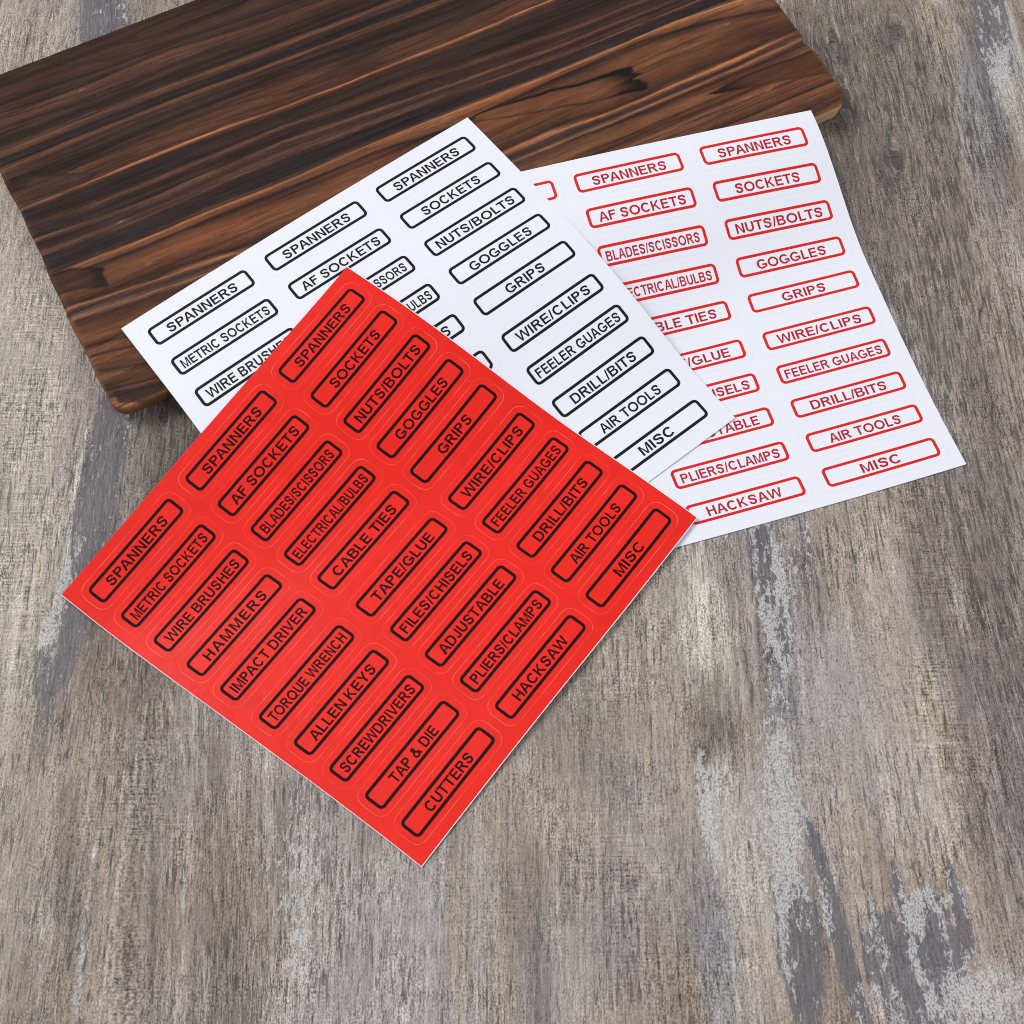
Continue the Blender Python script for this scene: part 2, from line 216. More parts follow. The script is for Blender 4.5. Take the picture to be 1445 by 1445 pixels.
    m.put(m.bump(h, 0.6, 0.0006), m.b.inputs['Normal'])
    m.put(m.ramp(fine, 0.3, 0.7, 0.62, 0.5), m.b.inputs['Roughness'])
    m.b.inputs['Specular IOR Level'].default_value = 0.3
    return m.mat

def board_material():
    m = NT('charred_cedar_wood')
    tone = m.attr('tone').outputs['Color']
    ua = m.attr('along').outputs['Fac']; ub = m.attr('ring').outputs['Fac']
    comb = m.n('ShaderNodeCombineXYZ'); m.put(ua, comb.inputs[0]); m.put(ub, comb.inputs[1])
    g = comb.outputs[0]
    fib = m.noise(m.mapping(g, (0.05, 2.4, 1)), 1, 4, 0.7, 0.25)
    blot = m.noise(m.mapping(g, (0.05, 0.12, 1)), 1, 3, 0.55)
    ray = m.noise(m.mapping(g, (0.5, 3.5, 1)), 1, 2, 0.6)
    gain = m.math('ADD', 1.03, m.math('ADD', m.math('MULTIPLY', m.math('SUBTRACT', fib, 0.5), 1.9),
                  m.math('ADD', m.math('MULTIPLY', m.math('SUBTRACT', blot, 0.5), 0.5), m.math('MULTIPLY', m.math('SUBTRACT', ray, 0.5), 0.7))))
    vm = m.n('ShaderNodeVectorMath', operation='SCALE'); m.put(tone, vm.inputs[0]); m.put(gain, vm.inputs['Scale'])
    base = vm.outputs[0]
    hl = None
    for sc, lo, st in ((0.55, 0.012, 0.65), (1.3, 0.02, 0.55), (2.6, 0.03, 0.4)):
        nz = m.noise(m.mapping(g, (0.012, sc, 1)), 1, 3, 0.6, 0.15)
        ln = m.ramp(m.math('ABSOLUTE', m.math('SUBTRACT', nz, 0.5)), 0.0, lo, 1, 0)
        kp = m.ramp(m.noise(m.mapping(g, (0.02, 0.09 * sc, 1)), 1, 2), 0.42, 0.58)
        mk = m.math('MULTIPLY', m.math('MULTIPLY', ln, kp), st)
        base = m.mix(mk, base, (0.012, 0.008, 0.007, 1))
        hl = mk if hl is None else m.math('ADD', hl, mk)
    pore = m.ramp(m.noise(m.mapping(g, (0.35, 5.5, 1)), 1, 2, 0.6), 0.62, 0.72)
    base = m.mix(m.math('MULTIPLY', pore, 0.45), base, (0.014, 0.009, 0.008, 1))
    m.put(base, m.b.inputs['Base Color'])
    m.put(m.ramp(fib, 0.3, 0.7, 0.66, 0.52), m.b.inputs['Roughness'])
    m.b.inputs['Specular IOR Level'].default_value = 0.16
    m.put(m.bump(m.math('SUBTRACT', m.math('ADD', fib, m.math('MULTIPLY', ray, 0.4)), hl), 0.5, 0.0004), m.b.inputs['Normal'])
    return m.mat

def film(name, rgb, rough, spec=0.5, tex=0.0, mottling=0.0):
    m = NT(name)
    co = m.n('ShaderNodeTexCoord').outputs['Object']
    c = tuple(lin(rgb)) + (1,)
    if mottling:
        nn = m.noise(co, 90, 3, 0.6)
        d = tuple(lin(rgb) * (1 - mottling)) + (1,)
        m.put(m.mix(m.ramp(nn, 0.35, 0.65), c, d), m.b.inputs['Base Color'])
    else:
        m.b.inputs['Base Color'].default_value = c
    m.b.inputs['Roughness'].default_value = rough
    m.b.inputs['Specular IOR Level'].default_value = spec
    if tex:
        m.put(m.bump(m.noise(co, 160, 3, 0.6), tex, 0.0006), m.b.inputs['Normal'])
    return m.mat

M_TABLE = table_material()
M_BOARD = board_material()
M_BACK = film('white_backing_paper', (232, 233, 240), 0.6, 0.3)
M_WHITE = film('white_vinyl', (231, 233, 243), 0.42, 0.25, 0.10, 0.01)
M_RED = film('red_vinyl', (233, 31, 18), 0.33, 0.34, 0.25, 0.07)
M_BLACK_W = film('black_print_on_white', (22, 24, 29), 0.5, 0.15, 0, 0.1)
M_BLACK_R = film('black_print_on_red', (26, 6, 6), 0.5, 0.12, 0, 0.1)
M_REDP = film('red_print', (214, 36, 36), 0.45, 0.2, 0, 0.03)
M_REDT = film('dark_red_print', (182, 26, 40), 0.45, 0.2, 0, 0.05)

def cut_mat(name, a, b):
    m = NT(name)
    co = m.n('ShaderNodeTexCoord').outputs['Object']
    nn = m.noise(co, 70, 3, 0.6)
    m.put(m.mix(m.ramp(nn, 0.42, 0.60), tuple(lin(a)) + (1,), tuple(lin(b)) + (1,)), m.b.inputs['Base Color'])
    m.b.inputs['Roughness'].default_value = 0.5
    return m.mat
M_CUT_R = cut_mat('kiss_cut_in_red', (240, 74, 62), (255, 158, 142))
M_CUT_W = cut_mat('kiss_cut_in_white', (226, 229, 243), (220, 222, 236))

# ------------------------------------------------------------------ table surface
def build_table():
    x0, x1, y0, y1 = -350., 350., -300., 380.
    st = 1.1
    xs = np.arange(x0, x1 + st, st); ys = np.arange(y0, y1 + st, st)
    X, Y = np.meshgrid(xs, ys)
    # grain leans outwards a little on the right, and swirls round the knots
    lean = np.where(X > 40, (X - 40) * 0.0009, 0) * (Y - 120) * 0.55
    G = X + lean + 5 * (fbm(X / 120, Y / 260, 3, 3) - .5) * 2
    GY = Y.copy()
    # pointed arch of the grain, lower left
    top = np.clip((-74 - Y) / 150, 0, 1) ** .5
    G = G - 9 * top * smooth(-172, -150, X) * (1 - smooth(-140, -85, X)) + 5 * top * (1 - smooth(-192, -170, X)) * smooth(-240, -200, X)
    # knots: grain runs round them
    for (kx, ky, r) in ((208, 291, 4.6), (200, 207, 4.2), (177, 240, 4), (174, 280, 3.5)):
        rr = np.hypot(X - kx, (Y - ky) / 1.35) + 3.0 * (vnoise(X / 3.5, Y / 3.5, 7) - .5)
        w = .35 * np.exp(-(rr / r) ** 2)
        push = np.exp(-(rr / (r * 2.4)) ** 2)
        G = G - push * r * .9 * np.tanh((X - kx) / (r * .6)) * (1 - w)
        GY = GY + 9 * w * (vnoise(X / 4, Y / 4, 17) - .5)
        G = G + 5 * w * (vnoise(X / 4, Y / 3, 27) - .5)
    wx = (fbm(G / 7, Y / 34, 11, 5, .62) - .5); wy = (fbm(G / 6, Y / 16, 21, 5, .65) - .5)
    base = np.zeros(X.shape + (3,))
    pal = [lin((154, 144, 139)), lin((118, 108, 104)), lin((176, 167, 162)), lin((156, 138, 118))]
    n1 = fbm(G / 34, Y / 240, 31, 4); n2 = fbm(G / 12, Y / 130, 41, 4); n3 = fbm(X / 60, Y / 60, 51, 3)
    base += pal[0]
    for c, w in ((pal[1], smooth(.45, .68, n1) * .9), (pal[2], smooth(.46, .7, n2) * .9), (pal[3], smooth(.42, .62, n3) * .62)):
        base = base * (1 - w[..., None]) + c * w[..., None]
    for (bx, by, rx, ry, rot, r, g, b, s, e) in STAINS:
        sel = (abs(Y - by) < ry * 2.2 + 12) & (abs(X - bx) < (rx + ry * .3) * 2.2 + 12)
        a = math.radians(rot)
        dx, dy = X - bx, Y - by
        u = dx * math.cos(a) + dy * math.sin(a); v = -dx * math.sin(a) + dy * math.cos(a)
        amp = 1 if e > .5 else .8
        q = np.sqrt(((u + wx * amp * min(16, rx * .8) * (.5 + e)) / rx) ** 2 + ((v + wy * min(30, ry * .8)) / ry) ** 2) + wy * .55
        soft = .55 * (1 - e) + .06
        w = min(.95, s * (1.35 if r + g + b > 430 else 1.12)) * (1 - smooth(1 - soft, 1 + soft, q)) * sel
        base = base * (1 - w[..., None]) + lin((r, g, b)) * w[..., None]
    for pts, wd, r, g, b, s in STREAKS:
        P = np.array(pts, float); o = np.argsort(P[:, 1]); P = P[o]
        cx = np.interp(Y, P[:, 1], P[:, 0]) + wx * 4
        ends = smooth(P[0, 1] - 4, P[0, 1] + 8, Y) * (1 - smooth(P[-1, 1] - 8, P[-1, 1] + 4, Y))
        ww = wd * (.5 + 1.1 * vnoise(X * 0 + wd * 7, Y / 9, 77))
        w = min(1, s * 1.35) * np.exp(-((X - cx) / np.maximum(ww, .75)) ** 2) * ends * (.35 + .65 * smooth(.3, .6, vnoise(G / 5, Y / 6, 91)))
        base = base * (1 - w[..., None]) + lin((r, g, b)) * w[..., None]
    base *= (0.58 + 0.50 * fbm(G / 2.4, Y / 80, 61, 4, .6) + .36 * fbm(G / 11, Y / 200, 66, 3))[..., None]
    base *= np.array([1.0, .985, .99])
    lum = base.mean(-1, keepdims=True); base = lum + (base - lum) * .95
    def blob(cx, cy, rx, ry): return np.exp(-((X - cx) / rx) ** 2 - ((Y - cy) / ry) ** 2)
    fleck = .26 * smooth(.45, .75, fbm(G / 18, Y / 60, 71, 3))
    def ell(bx, by, rx, ry, rot):
        a = math.radians(rot); dx, dy = X - bx, Y - by
        u = dx * math.cos(a) + dy * math.sin(a); v = -dx * math.sin(a) + dy * math.cos(a)
        return 1 - smooth(.3, 1.5, np.sqrt(((u + wx * min(10, rx * .6)) / rx) ** 2 + ((v + wy * min(20, ry * .5)) / ry) ** 2))
    slate = .18 * smooth(.55, .8, fbm(G / 10, Y / 70, 73, 4))
    for a in SLATE: slate = np.maximum(slate, min(1, a[5] * 1.3) * ell(*a[:5]))
    for a in PAINT: fleck = np.maximum(fleck, a[5] * 1.0 * ell(*a[:5]))
    dash = .25 + .5 * smooth(.4, .7, fbm(G / 25, Y / 70, 83, 3))
    for (kx, ky) in ((208, 291), (200, 207), (177, 240), (174, 280)): dash = dash + 1.5 * np.exp(-((X - kx) / 5) ** 2 - ((Y - ky) / 7) ** 2)
    for a in DASH: dash = dash + a[4] * blob(*a[:4])
    fleck = np.maximum(fleck, .34 * smooth(.12, .4, slate) * (1 - smooth(.6, .95, slate)) + .42 * smooth(.3, .9, slate) * smooth(.52, .66, fbm(G / 4, Y / 16, 75, 3)))
    for a in FLECKS: fleck = fleck + a[4] * blob(*a[:4])
    pit = .12 + .35 * smooth(.5, .8, fbm(X / 40, Y / 50, 81, 3))
    for a in PITS: pit = pit + a[4] * blob(*a[:4])
    hatch = .12 * smooth(.5, .75, fbm(X / 50, Y / 40, 95, 3))
    for a in HATCH: hatch = hatch + a[4] * blob(*a[:4])
    n = X.size
    V = np.stack([X.ravel(), Y.ravel(), 0 * X.ravel()], 1) / 1000
    F = grid_faces(*X.shape)
    attrs = dict(slate=np.clip(slate, 0, 1).ravel(), dash=np.clip(dash, 0, 1.5).ravel(), fleck=np.clip(fleck, 0, 1).ravel(), pit=np.clip(pit, 0, 1).ravel(), hatch=np.clip(hatch, 0, 1).ravel(), grain=(G / 1000).ravel(), run=(GY / 1000).ravel())
    cols = np.clip(base, 0, 1).reshape(-1, 3)
    # slab sides and underside
    nr, nc = X.shape
    ring = np.concatenate([np.arange(nc), np.arange(1, nr) * nc + nc - 1, (nr - 1) * nc + np.arange(nc - 2, -1, -1), np.arange(nr - 2, 0, -1) * nc])
    low = V[ring].copy(); low[:, 2] = -.018
    k = len(ring); idx = np.arange(k); nx = (idx + 1) % k
    side = np.stack([n + idx, n + nx, ring[nx], ring[idx]], 1)
    V = np.concatenate([V, low]); F = np.concatenate([F, side])
    for kk in attrs: attrs[kk] = np.concatenate([attrs[kk], attrs[kk][ring]])
    cols = np.concatenate([cols, cols[ring]])
    o = fast_mesh('table_surface', V, F, M_TABLE, cols, attrs=attrs)
    o['kind'] = 'structure'
    o['label'] = 'weathered grey brown wood grain table surface with worn pale paint and dark stains'
    return o

# ------------------------------------------------------------------ charred board
E0 = np.array(CAL['e0']); NV = np.array(CAL['n']); TV = np.array([-NV[1], NV[0]])
BT = 15.0
PROFILE = [  # ring index, colour
 (0,(44,28,22)),(.35,(58,38,29)),(.7,(66,43,33)),(1,(40,26,22)),(1.12,(66,44,34)),(1.5,(60,39,31)),(1.75,(46,31,26)),(2,(88,60,44)),(2.3,(78,53,40)),
 (2.5,(44,29,24)),(2.58,(74,48,36)),(2.85,(52,34,28)),(3,(36,25,23)),(3.35,(44,29,26)),(3.6,(84,58,43)),(4,(98,68,50)),(4.35,(72,48,37)),(4.6,(36,27,27)),(5,(38,28,27)),
 (5.45,(42,29,27)),(5.75,(104,72,50)),(6,(92,62,45)),(6.2,(50,34,29)),(6.45,(62,42,33)),(6.7,(44,31,28)),(7,(60,41,33)),(7.1,(42,29,26)),(7.35,(76,50,36)),(7.7,(88,58,40)),(7.9,(70,44,32)),
 (7.95,(76,50,36)),(8,(168,116,80)),(8.05,(90,60,42)),(8.12,(66,42,32)),(8.35,(42,30,29)),(8.6,(50,35,31)),(8.8,(46,32,29)),(8.95,(78,53,41)),(9.05,(92,64,48)),(9.15,(64,44,36)),
 (9.3,(44,31,29)),(9.6,(54,37,32)),(9.85,(46,33,30)),(9.95,(100,70,52)),(10.08,(90,62,46)),(10.3,(44,32,30)),(10.6,(56,39,33)),(10.9,(84,58,44)),(11.02,(104,74,55)),(11.15,(54,39,34)),
 (11.4,(42,31,31)),(12,(38,29,30)),(12.55,(44,33,32)),(12.68,(88,62,48)),(12.78,(60,44,38)),(12.92,(120,84,58)),(13.02,(160,112,76)),(13.25,(128,86,54)),(13.5,(100,66,44)),(13.8,(96,62,42)),
 (13.95,(44,28,22)),(14.0,(38,24,20)),(14.05,(66,42,29)),(14.2,(98,63,41)),(14.45,(112,73,47)),(14.62,(98,63,41)),(14.8,(76,48,33)),(14.92,(50,32,25)),(14.97,(96,64,44)),(15.02,(158,112,76)),(15.12,(116,80,58)),
 (15.3,(60,44,40)),(15.55,(74,54,48)),(15.8,(88,64,52)),(15.95,(134,98,72)),(16.02,(120,84,60)),(16.08,(56,38,30)),(16.25,(88,58,40)),(16.45,(112,76,50)),(16.6,(98,64,43)),(16.72,(44,28,22)),(16.78,(92,60,42)),
 (16.93,(104,70,48)),(16.98,(40,26,21)),(17.03,(96,64,44)),(17.25,(110,74,50)),(17.6,(92,60,41)),(17.9,(58,37,28)),(17.97,(38,25,21)),(18.05,(104,70,47)),(18.3,(96,64,44)),(18.6,(70,46,33)),(18.68,(40,27,22)),(18.75,(90,60,43)),
 (18.96,(46,30,24)),(19.05,(96,66,44)),(19.3,(120,84,56)),(19.7,(150,108,72)),(20,(176,130,88))]

def build_board():
    A0, A1, B0, B1 = -23.0, 386.5, 0.0, 218.0
    R = 8.0
    ins = np.array([0, .25, .6, 1.1, 1.8, 2.7, 3.8])
    bs = np.concatenate([B0 + ins, np.arange(B0 + 4.4, B1 - 4.3, .45), (B1 - ins)[::-1]])
    mid = np.arange(5.5, 404, 1.5) / 409.5
    ta = np.concatenate([ins / 409.5, mid, 1 - (ins / 409.5)[::-1]]); ta = np.unique(ta)
    def endrad(b):
        k = np.zeros_like(b)
        for (bc, sgn) in ((B0 + R, -1), (B1 - R, 1)):
            m = (b - bc) * sgn > 0
            k[m] = R - np.sqrt(np.maximum(R * R - (b[m] - bc) ** 2, 0))
        return k
    kr = endrad(bs)
    # the right end has a shallow break in its outline, edges wander by a fraction of a millimetre
    aR = A1 - kr - 3.0 * np.exp(-((bs - 42) / 3.5) ** 2) + .9 * np.exp(-((bs - 33) / 5) ** 2) + .5 * np.sin(bs / 23)
    aL = A0 + kr + .5 * np.sin(bs / 17 + 1) + .25 * np.sin(bs / 5)
    Ag = aL[:, None] + (aR - aL)[:, None] * ta[None, :]
    Bg = np.repeat(bs[:, None], len(ta), 1)
    wob = .35 * np.sin(Ag / 31) + .2 * np.sin(Ag / 11)
    # ring index from the traced grain lines
    lines = [np.full_like(Ag, 218.0)]
    for c in GRAIN:
        P = np.array(c, float); P = P[np.argsort(P[:, 0])]
        lines.append(np.interp(Ag, P[:, 0], P[:, 1]))
    lines.append(np.zeros_like(Ag))
    Bw = Bg + 1.1 * (fbm(Ag / 60, Bg / 18, 5, 3) - .5) * 2 * np.minimum(1, np.minimum(Bg, 218 - Bg) / 8)
    idx = np.zeros_like(Ag)
    prev = lines[0]
    for k in range(1, len(lines)):
        cur = np.minimum(lines[k], prev - .8)
        m = (Bw <= prev) & (Bw > cur)
        idx[m] = (k - 1) + ((prev - Bw) / (prev - cur))[m]
        prev = cur
    idx[Bw <= prev] = 20
    idx[Bw > 218] = 0
    pi = np.array([p[0] for p in PROFILE]); pc = np.array([lin(p[1]) for p in PROFILE])
    jit = .10 * (fbm(Ag / 45, idx * 1.7, 8, 3) - .5) * 2
    ii = np.clip(idx + jit, 0, 20)
    col = np.stack([np.interp(ii, pi, pc[:, k]) for k in range(3)], -1)
    # growth rings: tone sinks slowly and ends in an abrupt dark line
    ramp_i = np.array([0, 2, 4, 8, 8.1, 11, 13.2, 13.5, 14.8, 15.1, 16, 16.2, 16.8, 17.2, 20])
    ramp_v = np.array([.55, .5, .42, .5, .42, .45, .3, .10, .14, .35, .4, .12, .16, .45, .5])
    sa = np.interp(idx, ramp_i, ramp_v)
    for kf, wgt, sd in ((2.6, 1.0, 301), (6.3, .6, 305)):
        ph = idx * kf + 1.6 * (fbm(Ag / 170, idx * .8, sd, 3) - .5) * 2 + .25 * (fbm(Ag / 20, idx * 3, sd + 9, 3) - .5)
        saw = ph - np.floor(ph)
        str_ = .4 + .6 * vnoise(np.floor(ph) * 1.37 + 3, Ag / 140, sd + 4)
        dk = (saw ** 4) * (1 - smooth(.965, 1., saw)) * str_
        col = col * (1 - np.clip(sa * wgt * dk * 1.5, 0, .85))[..., None] * (1 + .10 * wgt * (1 - saw))[..., None]
    col = col + .004
    col *= (.98 + .14 * smooth(150, 330, Ag) * (1 - smooth(90, 110, Bg)))[..., None]
    # secondary fine rings
    r1 = fbm(Ag / 150, Bw / 1.5, 15, 3); r2 = fbm(Ag / 70, Bw / 5, 18, 3)
    thin = smooth(.66, .74, vnoise(Ag / 160, Bw / 2.3, 19))
    col = col * (0.80 + .42 * r1)[..., None] * (.80 + .4 * r2)[..., None] * (1 - .38 * thin)[..., None]
    red = smooth(.45, .75, fbm(Ag / 60, Bw / 25, 25, 3))
    col = col * np.stack([1 + .08 * red, 1 - .03 * red, 1 - .06 * red], -1) * np.array([1.12, .98, .93])
    def wedge(pts, w0, w1, fill, edge, fw=.9, edge_top=1., strength=.9, rag=1., power=.5):
        nonlocal col
        P = np.array(pts, float)
        o = np.argsort(P[:, 0]); Q = P[o]
        flip = P[0, 0] > P[-1, 0]
        L = Q[-1, 0] - Q[0, 0]
        s = (Ag - Q[0, 0]) / L
        if flip: s = 1 - s
        cen = np.interp(Ag, Q[:, 0], Q[:, 1]) + 1.2 * (fbm(Ag / 14, Bg / 30, 33, 4) - .5) * 2 * rag
        hw = (w0 + (w1 - w0) * np.clip(s, 0, 1) ** power)
        ragx = .05 * rag * (fbm(Ag / 30, Bg / 1.6, 44, 3) - .5) * 2
        q = (Bg - cen) / np.maximum(hw, .1)
        ss = s + ragx
        inside = (1 - smooth(.9, 1.08, abs(q))) * smooth(-.01, .02, ss) * (1 - smooth(.975, 1.0, ss))
        edg = np.exp(-((abs(q) - .92) / .16) ** 2) * np.where(q > 0, edge_top, .45)
        return s, ss, q, inside, edg
    # flame-shaped knot figure near the papers' upper corner
    P = ISLANDS['flame']
    s, ss, q, ins_, edg = wedge(P, 1.2, 9.0, None, None, power=.5)
    dk = np.clip(edg * 1.7 + smooth(.72, .97, ss) * 1.0 + smooth(.3, .9, q) * .35, 0, 1)
    cc = lin((116, 72, 48)) * (1 - dk[..., None]) + lin((20, 13, 12)) * dk[..., None]
    cc = cc * (.8 + .4 * r1)[..., None]
    col = col * (1 - ins_[..., None]) + cc * ins_[..., None]
    P = ISLANDS['tip2']
    s, ss, q, ins_, edg = wedge(P, .6, 9.0, None, None, power=.8)
    ins_ = ins_ * (1 - smooth(.85, 1.0, s) * 0)
    dk = np.clip(edg * .9 + (1 - smooth(.1, .42, ss)) * 1.1, 0, 1)
    cc = lin((84, 51, 34)) * (1 - dk[..., None]) + lin((36, 24, 20)) * dk[..., None]
    col = col * (1 - ins_[..., None]) + cc * ins_[..., None] * (.85 + .3 * r1)[..., None]
    for nm, w0, w1, f_, str_ in (('wedgeL', .5, 10, (70, 46, 34), .85), ('wedgeM', .5, 6, (50, 34, 29), .6)):
        s, ss, q, ins_, edg = wedge(ISLANDS[nm], w0, w1, None, None, power=.8, rag=.5)
        fade = 1 - smooth(.75, 1., s)
        dk = np.clip(edg * .9 + (1 - smooth(.0, .3, ss)) * .8, 0, 1)
        cc = lin(f_) * (1 - dk[..., None]) + lin((34, 24, 23)) * dk[..., None]
        w = ins_ * fade * str_
        col = col * (1 - w[..., None]) + cc * w[..., None]
    s, ss, q, ins_, edg = wedge(ISLANDS['knot'], 6.5, 6.5, None, None, rag=1.)
    dk = np.clip(edg * 1. + smooth(.62, .9, ss) * .9, 0, 1)
    cc = lin((66, 41, 31)) * (1 - dk[..., None]) + lin((34, 22, 20)) * dk[..., None]
    col = col * (1 - ins_[..., None]) + cc * ins_[..., None]
    s, ss, q, ins_, edg = wedge(ISLANDS['field'], 2, 11, None, None, rag=.6)
    w = .75 * (1 - smooth(.2, 1.1, abs(q))) * smooth(0, .5, ss) * (ss < 1.1)
    col = col * (1 - w[..., None]) + lin((68, 41, 31)) * w[..., None]
    s, ss, q, ins_, edg = wedge(ISLANDS['corner'], 3.5, 5, None, None, rag=1.)
    col = col * (1 - .9 * ins_[..., None]) + lin((42, 28, 24)) * .9 * ins_[..., None]
    for (fa, fb) in WOOD_FLECKS:
        w = .7 * np.exp(-((Ag - fa) / 1.6) ** 2 - ((Bg - fb) / .5) ** 2) + .08 * np.exp(-((Ag - fa + 4) / 10) ** 2 - ((Bg - fb) / 3) ** 2)
        col = col * (1 - w[..., None]) + lin((170, 118, 84)) * w[..., None]
    # relief: hard pale ridges stand a little proud of the burnt bands, edges eased over
    lum = col.mean(-1)
    relief = (.20 * smooth(.01, .12, lum) + .06 * (r1 - .5))
    d = np.minimum(np.minimum(Ag - A0, A1 - Ag), np.minimum(Bg - B0, B1 - Bg))
    for (ca, cb) in ((A0 + R, B0 + R), (A1 - R, B0 + R), (A0 + R, B1 - R), (A1 - R, B1 - R)):
        m = (np.sign(Ag - ca) == (1 if ca > 180 else -1)) & (np.sign(Bg - cb) == (1 if cb > 100 else -1))
        d = np.where(m, R - np.hypot(Ag - ca, Bg - cb), d)
    rr = 1.9
    dd = np.clip(d, 0, rr)
    Z = BT - .25 * smooth(.55, .8, fbm(Ag / 5, Bg / 2, 401, 3)) * (1 - smooth(1, 4, d)) - rr + np.sqrt(rr * rr - (rr - dd) ** 2) + (relief - .20) * smooth(2.2, 6, d)
    edge_tan = (1 - smooth(.2, 1.8, d + 1.2 * (fbm(Ag / 12, Bg / 12, 65, 3) - .5))) * np.where(Bg < 60, 1, .3)
    tan = lin((124, 84, 54)) * (.6 + .6 * r2)[..., None]
    col = col * (1 - .7 * edge_tan[..., None]) + tan * .7 * edge_tan[..., None]
    nr, nc = Ag.shape
    def xy(a, b): return (E0 * 1000)[None, :] + np.outer(a.ravel(), TV) - np.outer(b.ravel(), NV)
    V = np.concatenate([xy(Ag, Bg), Z.reshape(-1, 1)], 1)
    C = col.reshape(-1, 3); AL = Ag.ravel().copy(); RG = (Bw + 30 * 0).ravel().copy()
    F = grid_faces(nr, nc)[:, ::-1]
    F = F[:, ::-1]
    ring = np.concatenate([np.arange(nc), np.arange(1, nr) * nc + nc - 1, (nr - 1) * nc + np.arange(nc - 2, -1, -1), np.arange(nr - 2, 0, -1) * nc])
    k = len(ring)
    ra, rb = AL[ring], Bg.ravel()[ring]
    ca = np.clip(ra, A0 + R, A1 - R); cb = np.clip(rb, B0 + R, B1 - R)
    na, nb = ra - ca, rb - cb; ln = np.maximum(np.hypot(na, nb), 1e-6); na /= ln; nb /= ln
    last = ring; nv = len(V)
    sidecol = C[ring]
    for (z, inset_) in ((10.6, -.05), (9.0, .25), (7.0, 1.1), (4.5, 2.6), (2.2, 4.2), (.9, 5.4), (.25, 6.6)):
        out = -inset_ * (.35 + .65 * (1 - smooth(230, 375, ra)))
        out = out[:, None] * np.ones((1, 1))
        out = out[:, 0]
        P = xy(ra + na * out, rb + nb * out)
        V = np.concatenate([V, np.concatenate([P, np.full((k, 1), z)], 1)])
        gr = .75 + .5 * vnoise(ra / 30 + z * .13, rb / 3 + z * 1.7, 99)
        pale = smooth(120, 370, ra)[:, None] * (rb < 20)[:, None]
        cc = ((lin((120, 84, 56)) * (1 - pale) + lin((228, 186, 138)) * pale) * (.7 + .2 * pale) + C[ring] * (.3 - .2 * pale)) * gr[:, None]
        C = np.concatenate([C, cc]); AL = np.concatenate([AL, ra]); RG = np.concatenate([RG, rb + z])
        cur = np.arange(nv, nv + k); nx = (np.arange(k) + 1) % k
        F = np.concatenate([F, np.stack([last, cur, cur[nx], last[nx]], 1)])
        last = cur; nv += k
    V = V / 1000
    V[:, 2] += 0.0
    # outward check
    o = fast_mesh('cutting_board', V, F, M_BOARD, np.clip(C, 0, 1), attrs=dict(along=AL, ring=RG))
    import bmesh
    bm = bmesh.new(); bm.from_mesh(o.data)
    low = [v for v in bm.verts if v.index >= len(V) - k]
    bm.faces.new(low[::-1])
    bmesh.ops.recalc_face_normals(bm, faces=bm.faces)
    bm.to_mesh(o.data); bm.free()
    o['label'] = 'dark charred wooden board with streaky grain under the white sticker sheets'
    o['category'] = 'cutting board'
    return o

# ------------------------------------------------------------------ sheets: isometric bend over the board's edge
W = 0.21
HH, PX, U0, V0, PY, GAP = CAL['L']
def profile(d, L, d0=-.002):
    q = np.clip((d - d0) / L, 0, 1)
    return .0157 * (1 - q * q * (3 - 2 * q))

class Sheet:
    def __init__(s, k):
        c = CAL['sheets'][k]
        s.k = k; s.pl = c['pl']; s.L = c['L']; s.c = np.array(c['c'])
        d = np.linspace(-.35, .5, 3401); z = profile(d, s.L)
        arc = np.concatenate([[0], np.cumsum(np.hypot(np.diff(d), np.diff(z)))])
        s.d = d; s.arc = arc - np.interp(0., d, arc)
    def base(s, u, v):
        if s.k == 0: return .0004 + .0014 * smooth(.02, .11, u) + .0011 * smooth(-.165, -.211, v) * (.4 + .6 * np.sin(u * 15) ** 2)
        if s.k == 1: return .0009 + .0024 * smooth(.14, .21, u) * np.exp(-((v + .145) / .042) ** 2)
        return .0003 + 0 * u
    def __call__(s, uv, h=0.0):
        uv = np.asarray(uv, float); u, v = uv[:, 0], uv[:, 1]
        x0, y0, th = s.pl; c, sn = math.cos(th), math.sin(th)
        P = np.stack([x0 + c * u - sn * v, y0 + sn * u + c * v], 1)
        a = (P - E0) @ NV
        dd = np.interp(a, s.arc, s.d)
        Q = P - np.outer(a, NV) + np.outer(dd, NV)
        x = u / .21; y = -v / .21
        B = np.stack([1 + 0 * x, x, y, x * y, x * x, y * y, x ** 3, x * x * y, x * y * y, y ** 3], 1)
        Q = Q + B @ s.c
        d = (Q - E0) @ NV
        e = 1e-4
        z = profile(d, s.L) + s.base(u, v)
        sl = (profile(d + e, s.L) - profile(d - e, s.L)) / (2 * e)
        nrm = np.stack([-sl * NV[0], -sl * NV[1], np.ones_like(sl)], 1); nrm /= np.linalg.norm(nrm, axis=1)[:, None]
        return np.concatenate([Q, z[:, None]], 1) + nrm * np.asarray(h).reshape(-1, 1)

def plate(name, sh, u0, u1, v0, v1, h0, h1, mat, parent, n=72):
    us = np.linspace(u0, u1, n); vs = np.linspace(v0, v1, n)
    U, Vv = np.meshgrid(us, vs); uv = np.stack([U.ravel(), Vv.ravel()], 1)
    top = sh(uv, h1); bot = sh(uv, h0)
    F = grid_faces(n, n)
    m = n * n
    Fb = F[:, ::-1] + m
    ring = np.concatenate([np.arange(n), np.arange(1, n) * n + n - 1, (n - 1) * n + np.arange(n - 2, -1, -1), np.arange(n - 2, 0, -1) * n])
    k = len(ring); nx = (np.arange(k) + 1) % k
    j = np.arange(k) + 2 * m
    side = np.stack([j + k, j[nx] + k, j[nx], j], 1)
    return np.concatenate([top, bot, top[ring], bot[ring]]), np.concatenate([F, Fb, side])

